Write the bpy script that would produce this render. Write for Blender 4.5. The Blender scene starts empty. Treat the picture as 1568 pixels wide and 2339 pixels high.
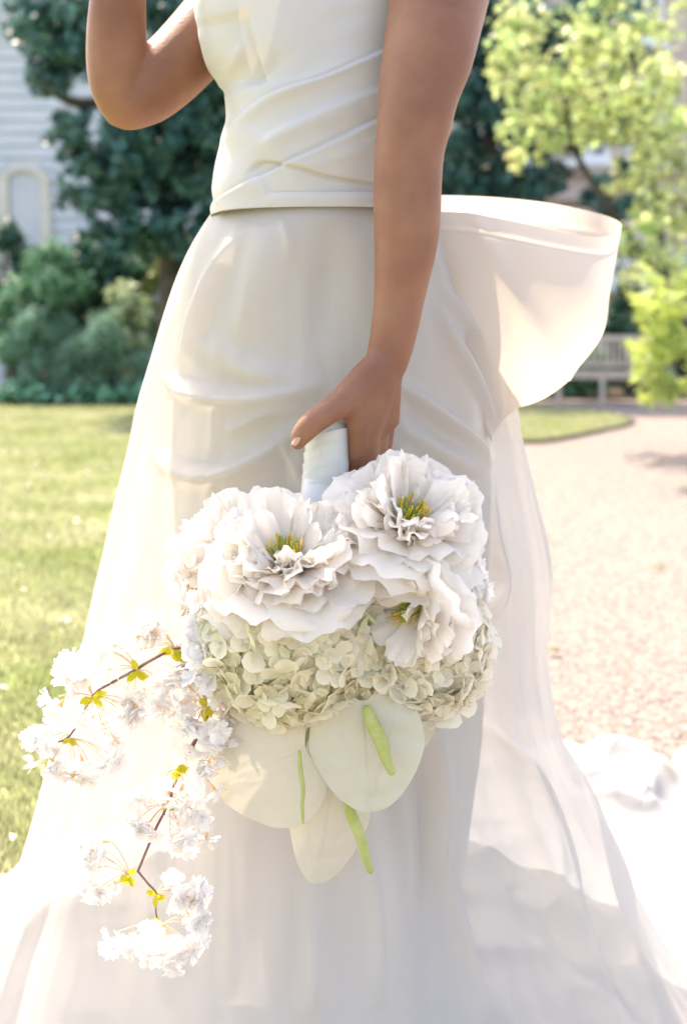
import bpy, math, random
import numpy as np
from mathutils import Vector, Matrix, Euler
random.seed(7); rng = np.random.default_rng(7)
S = bpy.context.scene
R = math.radians
# ------------------------------------------------------------------ camera, sky, sun, exposure
CAM_H, PITCH, F = 0.95, R(7.6), 3097.0          # photo measured on a 1568 x 2339 grid
cd = bpy.data.cameras.new('camera'); cam = bpy.data.objects.new('camera', cd); S.collection.objects.link(cam)
cam.location = (0, 0, CAM_H); cam.rotation_euler = (R(90) - PITCH, 0, 0)
cd.sensor_fit = 'VERTICAL'; cd.sensor_height = 37.76; cd.lens = 50.0
cd.clip_start = 0.05; cd.clip_end = 400
cd.dof.use_dof = True; cd.dof.focus_distance = 1.43; cd.dof.aperture_fstop = 4.8
S.camera = cam
SUN_DIR = Vector((-0.40, 0.72, 1.25)).normalized()     # towards the sun: behind the bride, a little left
elev = math.asin(SUN_DIR.z); azim = math.atan2(SUN_DIR.x, SUN_DIR.y)
W = bpy.data.worlds.new('World'); S.world = W; W.use_nodes = True
nt = W.node_tree
sky = nt.nodes.new('ShaderNodeTexSky'); sky.sky_type = 'NISHITA'; sky.sun_disc = False
sky.sun_elevation = elev; sky.sun_rotation = azim; sky.dust_density = 2.5; sky.air_density = 1.0
bg = nt.nodes['Background']; bg.inputs['Strength'].default_value = 0.15
nt.links.new(sky.outputs[0], bg.inputs[0])
sl = bpy.data.lights.new('sun', 'SUN'); sl.energy = 2.25; sl.angle = R(0.5); sl.color = (1.0, 0.96, 0.90)
so = bpy.data.objects.new('sun', sl); S.collection.objects.link(so)
so.rotation_euler = SUN_DIR.to_track_quat('Z', 'Y').to_euler(); so.location = (-6, 8, 14)
S.view_settings.view_transform = 'Standard'; S.view_settings.look = 'None'
S.view_settings.gamma = 1.0; S.view_settings.exposure = 2.24; S.view_settings.use_white_balance = True; S.view_settings.white_balance_temperature = 7700; S.view_settings.white_balance_tint = 15
S.view_settings.use_curve_mapping = False
S.cycles.max_bounces = 10; S.cycles.transparent_max_bounces = 24; S.cycles.diffuse_bounces = 6
# ------------------------------------------------------------------ photo measurements -> metres
ct, st = math.cos(PITCH), math.sin(PITCH)
def P(x, y, Y):
    cx = (x - 784) / F; cy = (1169.5 - y) / F
    ry = ct + cy * st; rz = -st + cy * ct
    k = Y / ry
    return Vector((cx * k, Y, CAM_H + rz * k))
def G(x, y, z=0.0):                               # where the sight line meets the ground
    cx = (x - 784) / F; cy = (1169.5 - y) / F
    ry = ct + cy * st; rz = -st + cy * ct
    k = (z - CAM_H) / rz
    return Vector((cx * k, ry * k, z))
def proj(v):                                      # v (n,3) -> measured grid
    dy = v[:, 1]; dz = v[:, 2] - CAM_H
    d = dy * ct - dz * st; u = dy * st + dz * ct
    return 784 + F * v[:, 0] / d, 1169.5 - F * u / d
# ------------------------------------------------------------------ materials
def mat(name, col, rough=0.6, spec=0.3, var=None, vscale=8.0, bump=0.0, bscale=60.0, trans=0.0,
        island=0.0, transp=0.0, sss=0.0, sheen=0.0, tcol=None, detail=4, coord='Object', metal=0.0):
    m = bpy.data.materials.new(name); m.use_nodes = True; t = m.node_tree; N = t.nodes; L = t.links
    b = N['Principled BSDF']; out = N['Material Output']
    b.inputs['Roughness'].default_value = rough; b.inputs['Specular IOR Level'].default_value = spec
    b.inputs['Metallic'].default_value = metal
    c = tuple(col) + (1,)
    b.inputs['Base Color'].default_value = c
    csock = None
    tc = N.new('ShaderNodeTexCoord')
    if var is not None:
        nz = N.new('ShaderNodeTexNoise'); nz.inputs['Scale'].default_value = vscale; nz.inputs['Detail'].default_value = detail
        L.new(tc.outputs[coord], nz.inputs['Vector'])
        rp = N.new('ShaderNodeValToRGB'); rp.color_ramp.elements[0].position = 0.34; rp.color_ramp.elements[1].position = 0.66
        rp.color_ramp.elements[0].color = c; rp.color_ramp.elements[1].color = tuple(var) + (1,)
        L.new(nz.outputs[0], rp.inputs[0]); csock = rp.outputs[0]
    if island:
        g = N.new('ShaderNodeNewGeometry'); mp = N.new('ShaderNodeMapRange')
        mp.inputs[3].default_value = 1 - island; mp.inputs[4].default_value = 1 + island
        L.new(g.outputs['Random Per Island'], mp.inputs[0])
        hs = N.new('ShaderNodeHueSaturation'); L.new(mp.outputs[0], hs.inputs['Value'])
        mh = N.new('ShaderNodeMapRange'); mh.inputs[3].default_value = 0.5 - island * 0.04; mh.inputs[4].default_value = 0.5 + island * 0.05
        L.new(g.outputs['Random Per Island'], mh.inputs[0]); L.new(mh.outputs[0], hs.inputs['Hue'])
        if csock: L.new(csock, hs.inputs['Color'])
        else: hs.inputs['Color'].default_value = c
        csock = hs.outputs[0]
    if csock: L.new(csock, b.inputs['Base Color'])
    if sss:
        b.inputs['Subsurface Weight'].default_value = sss; b.inputs['Subsurface Radius'].default_value = (0.012, 0.005, 0.003); b.inputs['Subsurface Scale'].default_value = 1.0
    if sheen:
        b.inputs['Sheen Weight'].default_value = sheen; b.inputs['Sheen Roughness'].default_value = 0.4
    bsock = None
    if bump:
        n2 = N.new('ShaderNodeTexNoise'); n2.inputs['Scale'].default_value = bscale; n2.inputs['Detail'].default_value = 5
        L.new(tc.outputs[coord], n2.inputs['Vector'])
        bp = N.new('ShaderNodeBump'); bp.inputs['Strength'].default_value = bump; bp.inputs['Distance'].default_value = 0.01
        L.new(n2.outputs[0], bp.inputs['Height']); L.new(bp.outputs[0], b.inputs['Normal']); bsock = bp.outputs[0]
    last = b.outputs[0]
    if trans:
        tr = N.new('ShaderNodeBsdfTranslucent'); tr.inputs[0].default_value = tuple(tcol or col) + (1,)
        if csock and not tcol: L.new(csock, tr.inputs[0])
        if bsock: L.new(bsock, tr.inputs['Normal'])
        mx = N.new('ShaderNodeMixShader'); mx.inputs[0].default_value = trans
        L.new(last, mx.inputs[1]); L.new(tr.outputs[0], mx.inputs[2]); last = mx.outputs[0]
    if transp:
        tp = N.new('ShaderNodeBsdfTransparent'); mx = N.new('ShaderNodeMixShader'); mx.inputs[0].default_value = transp
        L.new(last, mx.inputs[1]); L.new(tp.outputs[0], mx.inputs[2]); last = mx.outputs[0]
    L.new(last, out.inputs[0])
    return m
M = {}
M['skin'] = mat('skin', (0.29, 0.138, 0.08), 0.52, 0.3, var=(0.21, 0.088, 0.05), vscale=13, bump=0.12, bscale=320, sss=0.25)
M['nail'] = mat('nail', (0.48, 0.27, 0.19), 0.35, 0.4)
M['hair'] = mat('hair', (0.06, 0.035, 0.02), 0.45, 0.4, bump=0.3, bscale=90)
M['satin'] = mat('satin', (0.51, 0.49, 0.455), 0.45, 0.3, var=(0.54, 0.515, 0.48), vscale=3, bump=0.03, bscale=420, trans=0.10, sheen=0.15)
M['crepe'] = mat('crepe', (0.66, 0.61, 0.55), 0.5, 0.3, var=(0.68, 0.635, 0.58), vscale=4, bump=0.02, bscale=420, trans=0.22, sheen=0.1)
M['organza'] = mat('organza', (0.70, 0.665, 0.62), 0.45, 0.35, trans=0.5, transp=0.26, sheen=0.1, bump=0.02, bscale=500)
M['billow'] = mat('billow silk', (0.58, 0.525, 0.46), 0.42, 0.3, var=(0.60, 0.52, 0.42), vscale=4, trans=0.42, sheen=0.1, bump=0.015, bscale=500, detail=1)
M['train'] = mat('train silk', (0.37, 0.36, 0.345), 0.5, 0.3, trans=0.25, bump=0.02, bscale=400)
M['ribbon'] = mat('ribbon', (0.56, 0.56, 0.52), 0.3, 0.5, bump=0.05, bscale=120)
M['petal'] = mat('peony petal', (0.93, 0.875, 0.80), 0.55, 0.2, var=(0.94, 0.89, 0.83), vscale=30, trans=0.55, island=0.02, bump=0.12, bscale=220)
M['hydr'] = mat('hydrangea petal', (0.86, 0.82, 0.62), 0.55, 0.2, var=(0.90, 0.85, 0.71), vscale=14, trans=0.5, island=0.05, bump=0.1, bscale=200)
M['hydrw'] = mat('hydrangea white petal', (0.89, 0.85, 0.73), 0.55, 0.2, trans=0.5, island=0.04)
M['greenin'] = mat('bouquet green', (0.50, 0.54, 0.28), 0.6, 0.3, var=(0.66, 0.66, 0.44), vscale=40, trans=0.3)
M['stamen'] = mat('stamen', (0.85, 0.62, 0.06), 0.6, 0.2, island=0.2, trans=0.2)
M['pistil'] = mat('pistil', (0.16, 0.24, 0.06), 0.5, 0.3, var=(0.28, 0.34, 0.08), vscale=80)
M['spathe'] = mat('anthurium spathe', (0.56, 0.545, 0.42), 0.3, 0.45, var=(0.63, 0.57, 0.45), vscale=9, trans=0.2, bump=0.2, bscale=40)
M['spadix'] = mat('spadix', (0.36, 0.40, 0.10), 0.5, 0.3, var=(0.45, 0.47, 0.17), vscale=60, bump=0.4, bscale=500)
M['blossom'] = mat('cherry blossom', (0.95, 0.925, 0.90), 0.6, 0.2, trans=0.5, island=0.04)
M['calyx'] = mat('calyx', (0.78, 0.46, 0.24), 0.6, 0.2, island=0.2)
M['pedicel'] = mat('pedicel', (0.72, 0.52, 0.34), 0.6, 0.2)
M['bud'] = mat('young leaf', (0.66, 0.56, 0.03), 0.5, 0.3, var=(0.52, 0.48, 0.03), vscale=60, trans=0.45)
M['twig'] = mat('twig', (0.20, 0.10, 0.08), 0.6, 0.3, var=(0.30, 0.17, 0.13), vscale=90, bump=0.3, bscale=300)
M['bark'] = mat('bark', (0.045, 0.04, 0.035), 0.85, 0.2, var=(0.09, 0.08, 0.065), vscale=6, bump=0.7, bscale=14)
M['oak'] = mat('oak leaf', (0.030, 0.105, 0.085), 0.42, 0.5, island=0.65, trans=0.22, var=(0.06, 0.17, 0.135), vscale=0.9)
M['shrubd'] = mat('dark shrub leaf', (0.04, 0.125, 0.08), 0.45, 0.5, island=0.5, trans=0.25)
M['shrubg'] = mat('green shrub leaf', (0.11, 0.27, 0.14), 0.5, 0.4, island=0.5, trans=0.3)
M['shruby'] = mat('pale shrub leaf', (0.33, 0.37, 0.14), 0.5, 0.4, island=0.35, trans=0.35)
M['lav'] = mat('grey green leaf', (0.19, 0.36, 0.26), 0.55, 0.4, island=0.5, trans=0.3)
M['cover'] = mat('ground cover leaf', (0.17, 0.40, 0.24), 0.3, 0.6, island=0.7, trans=0.3)
M['varieg'] = mat('variegated leaf', (0.50, 0.58, 0.36), 0.4, 0.4, island=0.3, trans=0.3)
M['maple'] = mat('maple leaf', (0.34, 0.44, 0.16), 0.45, 0.4, island=0.55, trans=0.5, var=(0.60, 0.62, 0.30), vscale=1.6)
M['maple2'] = mat('bright maple leaf', (0.34, 0.46, 0.10), 0.45, 0.4, trans=0.5, var=(0.48, 0.56, 0.18), vscale=5)
M['grass'] = mat('grass blade', (0.30, 0.335, 0.14), 0.6, 0.3, island=0.5, trans=0.4, var=(0.48, 0.46, 0.29), vscale=1.3)
M['soil'] = mat('lawn soil', (0.18, 0.22, 0.07), 0.9, 0.1, var=(0.34, 0.34, 0.16), vscale=3.0, bump=0.8, bscale=30, detail=6)
M['gravel'] = mat('gravel', (0.185, 0.152, 0.13), 0.9, 0.1, var=(0.28, 0.238, 0.208), vscale=26, bump=1.0, bscale=55, detail=6)
M['pebble'] = mat('pebble', (0.235, 0.198, 0.17), 0.8, 0.2, island=0.5)
M['earth'] = mat('bed soil', (0.06, 0.045, 0.03), 0.95, 0.1, var=(0.10, 0.08, 0.05), vscale=5, bump=0.8, bscale=20)
M['board'] = mat('painted board', (0.52, 0.55, 0.57), 0.6, 0.3, var=(0.60, 0.61, 0.62), vscale=2.2, bump=0.06, bscale=40)
M['trim'] = mat('cream trim', (0.62, 0.56, 0.45), 0.6, 0.3, var=(0.68, 0.63, 0.53), vscale=3)
M['stucco'] = mat('pink stucco', (0.52, 0.42, 0.36), 0.85, 0.2, var=(0.60, 0.50, 0.43), vscale=1.4, bump=0.3, bscale=25)
M['whitep'] = mat('white paint', (0.78, 0.78, 0.76), 0.5, 0.3)
M['glass'] = mat('window glass', (0.05, 0.07, 0.10), 0.06, 0.8)
M['roofm'] = mat('slate', (0.12, 0.12, 0.13), 0.8, 0.2, bump=0.3, bscale=10)
M['teak'] = mat('weathered teak', (0.46, 0.37, 0.30), 0.75, 0.2, var=(0.58, 0.49, 0.42), vscale=12, bump=0.2, bscale=60)
M['edge'] = mat('steel edging', (0.06, 0.055, 0.04), 0.8, 0.2)
M['leafdead'] = mat('fallen leaf', (0.12, 0.14, 0.05), 0.7, 0.2)
M['fpetal'] = mat('fallen petal', (0.75, 0.68, 0.60), 0.7, 0.2, island=0.2)
M['redfl'] = mat('red flower', (0.45, 0.12, 0.06), 0.6, 0.2, trans=0.3)
# ------------------------------------------------------------------ objects
def mesh(name, V, Fc, material, smooth=True):
    me = bpy.data.meshes.new(name)
    me.from_pydata([tuple(v) for v in V] if not isinstance(V, np.ndarray) else V.tolist(), [], Fc if isinstance(Fc, list) else Fc.tolist())
    me.materials.append(material)
    if smooth: me.polygons.foreach_set('use_smooth', [True] * len(me.polygons))
    me.update(); return me
def link(name, me, parent=None, mw=None, label=None):
    o = bpy.data.objects.new(name, me); S.collection.objects.link(o)
    if parent is not None:
        o.parent = parent; o.matrix_parent_inverse = wm(parent).inverted()
    if mw is not None:
        if parent is not None: o.matrix_basis = mw
        else: o.matrix_world = mw
    if label: o['label'] = label
    return o
WMX = {}
def wm(o):
    if o.parent is None: return o.matrix_basis.copy()
    return wm(o.parent) @ o.matrix_parent_inverse @ o.matrix_basis
def tag(o, label, cat, group=None):
    o['label'] = label; o['category'] = cat
    if group: o['group'] = group
    return o
def thing(name, loc, label, cat, group=None):
    o = bpy.data.objects.new(name, None); S.collection.objects.link(o); o.location = loc; o.empty_display_size = 0.1
    return tag(o, label, cat, group)
def struct(name, me):
    o = link(name, me); o['kind'] = 'structure'; return o
def crom(A, n):                                   # Catmull-Rom through rows of A
    A = np.asarray(A, float)
    if len(A) == 2: return A[0] + (A[1] - A[0]) * np.linspace(0, 1, n)[:, None]
    B = np.vstack([2 * A[0] - A[1], A, 2 * A[-1] - A[-2]])
    out = []
    for t in np.linspace(0, len(A) - 1 - 1e-9, n):
        i = int(t); f = t - i; p0, p1, p2, p3 = B[i], B[i+1], B[i+2], B[i+3]
        out.append(0.5 * (2*p1 + (p2-p0)*f + (2*p0-5*p1+4*p2-p3)*f*f + (3*p1-p0-3*p2+p3)*f**3))
    return np.array(out)
def tube_arr(pts, rad, nseg=16, n=24, flat=1.0, cap=True):
    rad = [r if isinstance(r, (tuple, list)) else (r, r) for r in rad]
    A = np.hstack([np.array([tuple(p) for p in pts]), np.array(rad)])
    C = crom(A, n)
    V = []; Fc = []
    up = Vector((0, 1, 0)); prev = None
    for i in range(n):
        t = Vector(C[min(i+1, n-1), :3] - C[max(i-1, 0), :3]).normalized()
        if prev is None:
            s = t.cross(up)
            if s.length < 0.1: s = t.cross(Vector((1, 0, 0)))
            s.normalize()
        else:
            s = (prev - t * prev.dot(t)).normalized()
        prev = s; b = t.cross(s)
        for j in range(nseg):
            a = 2 * math.pi * j / nseg
            V.append(Vector(C[i, :3]) + s * math.cos(a) * C[i, 3] + b * math.sin(a) * C[i, 4])
    for i in range(n - 1):
        for j in range(nseg):
            k = (j + 1) % nseg
            Fc.append((i*nseg+j, i*nseg+k, (i+1)*nseg+k, (i+1)*nseg+j))
    if cap:
        for end, idx, sg in ((0, 0, -1), (n-1, (n-1)*nseg, 1)):
            t = Vector(C[end, :3] - C[end - 1 if end else 1, :3]).normalized()
            r = min(C[end, 3], C[end, 4])
            # hemispherical cap in two rings
            base = [V[idx+j].copy() for j in range(nseg)]; c = Vector(C[end, :3]); last = list(range(idx, idx+nseg))
            for f, h in ((0.8, 0.6), (0.4, 0.92)):
                ring = []
                for j in range(nseg):
                    V.append(c + (base[j] - c) * f + t * r * h); ring.append(len(V) - 1)
                for j in range(nseg):
                    k = (j + 1) % nseg; q = (last[j], last[k], ring[k], ring[j])
                    Fc.append(q if sg > 0 else q[::-1])
                last = ring
            V.append(c + t * r); ci = len(V) - 1
            for j in range(nseg):
                q = (last[j], last[(j+1) % nseg], ci); Fc.append(q if sg > 0 else q[::-1])
    return V, Fc
class MB:
    def __init__(s): s.V = []; s.F = []
    def add(s, V, Fc):
        o = len(s.V); s.V += [tuple(v) for v in V]; s.F += [tuple(i + o for i in f) for f in Fc]; return s
    def tube(s, pts, rad, nseg=8, n=12, cap=True): return s.add(*tube_arr(pts, rad, nseg, n, cap=cap))
    def box(s, c, d, rz=0):
        c = Vector(c); V = []
        for x in (-.5, .5):
            for y in (-.5, .5):
                for z in (-.5, .5):
                    q = Vector((x*d[0], y*d[1], z*d[2]))
                    if rz: q = Matrix.Rotation(rz, 3, 'Z') @ q
                    V.append(c + q)
        return s.add(V, [(0,1,3,2),(4,6,7,5),(0,4,5,1),(2,3,7,6),(0,2,6,4),(1,5,7,3)])
    def me(s, name, m, smooth=True): return mesh(name, s.V, s.F, m, smooth)
def fuse(name, mb, voxel, material, smooth_it=6):
    me = mb.me(name + '_raw', material); o = bpy.data.objects.new('tmp', me); S.collection.objects.link(o)
    r = o.modifiers.new('r', 'REMESH'); r.mode = 'VOXEL'; r.voxel_size = voxel; r.use_smooth_shade = True
    sm = o.modifiers.new('s', 'SMOOTH'); sm.factor = 0.5; sm.iterations = smooth_it
    dg = bpy.context.evaluated_depsgraph_get(); out = bpy.data.meshes.new_from_object(o.evaluated_get(dg))
    bpy.data.objects.remove(o); out.name = name
    if not out.materials: out.materials.append(material)
    out.polygons.foreach_set('use_smooth', [True] * len(out.polygons)); return out
def grid_mesh(name, G3, material, closed=False):
    n, m = G3.shape[:2]
    V = G3.reshape(-1, 3)
    i, j = np.meshgrid(np.arange(n-1), np.arange(m if closed else m-1), indexing='ij')
    k = (j + 1) % m
    Fc = np.stack([i*m+j, i*m+k, (i+1)*m+k, (i+1)*m+j], -1).reshape(-1, 4)
    return mesh(name, V, Fc, material)
# smooth value noise
def vnoise(x, y, seed=0):
    def h(i, j): 
        v = np.sin(i * 127.1 + j * 311.7 + seed * 74.7) * 43758.5453
        return v - np.floor(v)
    xi = np.floor(x); yi = np.floor(y); fx = x - xi; fy = y - yi
    fx = fx*fx*(3-2*fx); fy = fy*fy*(3-2*fy)
    return (h(xi,yi)*(1-fx)*(1-fy)+h(xi+1,yi)*fx*(1-fy)+h(xi,yi+1)*(1-fx)*fy+h(xi+1,yi+1)*fx*fy)*2-1
def polyd(px, py, pts):                           # distance and signed side to a smooth polyline in the measured grid
    C = crom(pts, 40); best = np.full(px.shape, 1e9); side = np.zeros(px.shape); tt = np.zeros(px.shape)
    for i in range(len(C) - 1):
        a, b = C[i], C[i+1]; d = b - a; L2 = (d**2).sum() + 1e-9
        t = np.clip(((px-a[0])*d[0] + (py-a[1])*d[1]) / L2, 0, 1)
        qx = a[0] + t*d[0]; qy = a[1] + t*d[1]; dd = np.hypot(px-qx, py-qy)
        m = dd < best; best = np.where(m, dd, best)
        side = np.where(m, np.sign(d[0]*(py-qy) - d[1]*(px-qx)), side); tt = np.where(m, (i+t)/(len(C)-1), tt)
    return best, side, tt
def ridge(px, py, pts, w, amp):
    d, s, t = polyd(px, py, pts)
    return amp * np.exp(-(d/w)**2) * np.sin(np.clip(t, 0, 1)*np.pi)**.8
def fstep(px, py, pts, w, amp, reach=60):         # an overlapping edge: a step that fades out away from it
    d, s, t = polyd(px, py, pts); sd = d * s
    return amp * (1/(1+np.exp(-np.clip(sd/w, -30, 30)))) * np.exp(-np.maximum(sd, 0)/reach) * np.clip(np.minimum(t, 1-t)*8+0.05, 0, 1)
# ================================================================== GROUND
def sheet(name, pts, z, m):
    return struct(name, mesh(name, [(x, y, z) for x, y in pts], [tuple(range(len(pts)))], m, False))
sheet('garden_ground', [(-120, -40), (120, -40), (120, 160), (-120, 160)], -0.02, M['earth'])
sheet('gravel_path', [(-3.2, -6), (14, -6), (14, 19.0), (-3.2, 19.0)], 0.0, M['gravel'])
isl = [tuple(G(x, y).xy) for x, y in ((1180, 1015), (1240, 1013), (1300, 1003), (1370, 988), (1430, 975), (1446, 966), (1420, 955), (1350, 943), (1250, 935), (1150, 931))]
lawn_pts = [(-14, -4), (-0.75, -4), (-0.55, 1.0), (-0.42, 2.5), (-0.35, 4), (-0.2, 7), (0.2, 9.5), (0.9, 11.2)] + isl + [(-1.0, 17.1), (-14, 17.1)]
sheet('lawn', lawn_pts, 0.02, M['soil'])
eb = MB()
for a, b in zip(lawn_pts[1:18], lawn_pts[2:19]):
    a = Vector((*a, 0)); b = Vector((*b, 0)); d = (b-a).normalized(); n = Vector((-d.y, d.x, 0)) * 0.02
    eb.add([a-n+Vector((0,0,-.02)), b-n+Vector((0,0,-.02)), b-n+Vector((0,0,.035)), a-n+Vector((0,0,.035)), a+n+Vector((0,0,-.02)), b+n+Vector((0,0,-.02)), b+n+Vector((0,0,.035)), a+n+Vector((0,0,.035))],
           [(0,1,2,3),(7,6,5,4),(3,2,6,7),(0,3,7,4),(1,5,6,2)])
struct('lawn_edging', eb.me('lawn_edging', M['edge'], False))
bedp = [(-14, 17.12), (-1.0, 17.12), (-0.6, 19.0), (8.0, 19.02), (14, 19.02), (14, 40), (-14, 40)]
sheet('planting_bed', bedp, 0.03, M['earth'])
def inside(px, py, poly):
    c = np.zeros(px.shape, bool); j = len(poly) - 1
    for i in range(len(poly)):
        xi, yi = poly[i]; xj, yj = poly[j]
        c ^= ((yi > py) != (yj > py)) & (px < (xj-xi)*(py-yi)/((yj-yi) or 1e-9)+xi); j = i
    return c
# grass: denser close by
def tri_blades(X, Y, h, w):
    n = len(X); a = rng.uniform(0, 2*np.pi, n); lean = rng.uniform(0, 0.8, n) * h; la = rng.uniform(0, 2*np.pi, n)
    V = np.zeros((n, 3, 3)); V[:, 0] = np.stack([X - np.cos(a)*w, Y - np.sin(a)*w, np.full(n, .02)], 1)
    V[:, 1] = np.stack([X + np.cos(a)*w, Y + np.sin(a)*w, np.full(n, .02)], 1)
    V[:, 2] = np.stack([X + np.cos(la)*lean, Y + np.sin(la)*lean, .02 + h], 1)
    return V.reshape(-1, 3), np.arange(3*n).reshape(-1, 3)
Yg = 1.6 + 15.4 * rng.uniform(0, 1, 330000)**1.5; Xg = -Yg * rng.uniform(-0.26, 0.42, len(Yg)); 
k = inside(Xg, Yg, lawn_pts); Xg = Xg[k]; Yg = Yg[k]
hh = rng.uniform(0.012, 0.034, len(Xg)) * (1 + 0.3*vnoise(Xg*3, Yg*3)); V, Fc = tri_blades(Xg, Yg, hh, 0.0016 + 0.0006*Yg)
o = link('grass', mesh('grass', V, Fc, M['grass'])); tag(o, 'short yellow green lawn grass lit by the sun', 'grass'); o['kind'] = 'stuff'
# pebbles
n = 70000; Yp = 1.7 + 12 * rng.uniform(0, 1, n)**1.7; Xp = Yp * rng.uniform(-0.02, 0.36, n)
k = ~inside(Xp, Yp, lawn_pts); Xp = Xp[k]; Yp = Yp[k]; n = len(Xp)
base = np.array([(1,0,0),(0,1,0),(-1,0,0),(0,-1,0),(0,0,.6),(0,0,-.3)])
rs = rng.uniform(0.002, 0.0055, n) * (1 + 0.06*Yp) * np.where(rng.uniform(size=n) > .985, 1.9, 1); ang = rng.uniform(0, 6.28, n)
Vp = base[None] * rs[:, None, None] * rng.uniform(.7, 1.3, (n, 6, 1))
Vr = Vp.copy(); Vr[..., 0] = Vp[..., 0]*np.cos(ang)[:, None] - Vp[..., 1]*np.sin(ang)[:, None]; Vr[..., 1] = Vp[..., 0]*np.sin(ang)[:, None] + Vp[..., 1]*np.cos(ang)[:, None]
Vr += np.stack([Xp, Yp, np.full(n, .002)], 1)[:, None]
tf = np.array([(0,1,4),(1,2,4),(2,3,4),(3,0,4)]); Fp = (tf[None] + 6*np.arange(n)[:, None, None]).reshape(-1, 3)
o = link('gravel_stones', mesh('gravel_stones', Vr.reshape(-1, 3), Fp, M['pebble'])); tag(o, 'loose pinkish beige gravel covering the path', 'gravel'); o['kind'] = 'stuff'
# ================================================================== FOLIAGE
def leaves(C, Rd, n, size, ratio=0.5, up=0.4, shell=0.35, sq=1.0):
    C = np.asarray(C, float); Rd = np.asarray(Rd, float)
    w = Rd**2.2; idx = rng.choice(len(C), n, p=w/w.sum())
    d = rng.normal(size=(n, 3)); d /= np.linalg.norm(d, axis=1)[:, None]
    r = rng.uniform(0, 1, n)**shell
    pos = C[idx] + d * (r * Rd[idx] * np.clip(rng.normal(1.0, .28, n), .4, 2.0))[:, None] * np.array([1, 1, sq])
    nr = rng.normal(size=(n, 3)) + d*0.8; nr[:, 2] += up; nr /= np.linalg.norm(nr, axis=1)[:, None]
    t = np.cross(nr, rng.normal(size=(n, 3))); t /= np.linalg.norm(t, axis=1)[:, None]; b = np.cross(nr, t)
    s = size * rng.uniform(.6, 1.35, n)[:, None]
    V = np.stack([pos - t*s*.5, pos + b*s*ratio*.5 + nr*s*.08, pos + t*s*.5, pos - b*s*ratio*.5 + nr*s*.08], 1)
    return V.reshape(-1, 3), np.arange(4*n).reshape(-1, 4)
def plant(name, label, cat, base, C, Rd, n, size, m, stems, group=None, ratio=.5, up=.4, crown='crown', trunk='trunk', sq=1.0, shell=.35, stemmat=None):
    t = thing(name, base, label, cat, group)
    V, Fc = leaves(C, Rd, n, size, ratio, up, shell, sq)
    V = V[:]; V[:, 2] = np.maximum(V[:, 2], 0.03)
    link(crown, mesh(crown, V, Fc, M[m]), t)
    b = MB()
    for pts, rad in stems: b.tube([Vector(p) for p in pts], rad, 8, 10)
    link(trunk, b.me(trunk, stemmat or M['bark']), t)
    return t
def clumps(L, Yc, dY, sub=5, jit=.6):
    C = []; Rr = []
    for x, y, r in L:
        for _ in range(sub):
            Yy = Yc + random.uniform(-dY, dY); p = P(x + random.gauss(0, r*jit), y + random.gauss(0, r*jit), Yy)
            C.append(tuple(p)); Rr.append(r * Yy / F * random.uniform(.4, .75))
    return C, Rr
# large dark evergreen, left
Ld = [(110,20,70),(90,120,45),(150,150,45),(90,200,32),(230,60,70),(330,50,80),(420,100,80),(480,200,70),(430,260,60),(500,300,60),
      (380,330,40),(460,380,60),(520,430,60),(300,350,40),(240,320,36),(180,270,34),(270,400,40),(330,440,40),(290,480,34),(400,480,50),(470,500,60),
      (540,200,80),(600,330,90),(560,480,70),(360,540,36),(140,300,26),(650,150,110),(750,300,110),(700,450,90),(620,20,110),(290,530,30),(240,560,26)]
Ld += [(random.uniform(150,340), random.uniform(300,580), 24) for _ in range(26)] + [(random.uniform(270,520), random.uniform(220,590), 34) for _ in range(52)] + [(random.uniform(60,520), random.uniform(-20,200), 45) for _ in range(22)] + [(140+i*16+random.gauss(0,14), 280+i*22+random.gauss(0,14), 26) for i in range(14)]
C, Rr = clumps(Ld, 15.5, 0.9, 5, .55)
tb = P(395, 700, 15.6); tb.z = 0.03
st_ = [([tb, P(392, 560, 15.6), P(398, 430, 15.5), P(375, 350, 15.5), P(335, 290, 15.4), P(300, 170, 15.4), P(280, 0, 15.4)], [.17, .15, .13, .11, .10, .07, .05]),
       ([P(398, 430, 15.5), P(430, 320, 15.5), P(480, 200, 15.6), P(560, 40, 15.6)], [.12, .10, .08, .05]),
       ([P(335, 290, 15.4), P(250, 240, 15.3), P(170, 235, 15.2), P(120, 205, 15.2), P(85, 150, 15.2)], [.08, .065, .055, .05, .03]),
       ([P(395, 480, 15.6), P(470, 420, 15.8), P(600, 330, 15.9), P(700, 200, 16)], [.09, .07, .05, .04])]
plant('evergreen_oak', 'large dark evergreen oak in front of the white boarded house', 'tree', tb, C, Rr, 44000, 0.115, 'oak', st_, up=.3)
# dark trees on the right behind the maple
Lr = [(1090,40,70),(1150,110,60),(1080,180,50),(1150,230,50),(1100,300,45),(1190,170,50),(1060,380,40),(1120,390,45),(1210,330,40),(1230,60,70),(1180,420,36),(980,150,90),(950,330,80),(1250,400,34),(1060,240,40)]
Lr += [(random.uniform(1030,1470), random.uniform(0,470), 36) for _ in range(70)]
C, Rr = clumps(Lr, 19, 1.2, 5, .55); tb = P(1110, 700, 19); tb.z = .03
plant('broadleaf_tree', 'dark blue green tree behind the bare upper arm of the bride', 'tree', tb, C, Rr, 32000, .13, 'oak',
      [([tb, P(1105, 500, 19), P(1120, 330, 19), P(1090, 120, 19)], [.16,.14,.10,.06]), ([P(1110, 430, 19), P(1190, 300, 19), P(1230, 100, 19)], [.09,.07,.04])])
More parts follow.
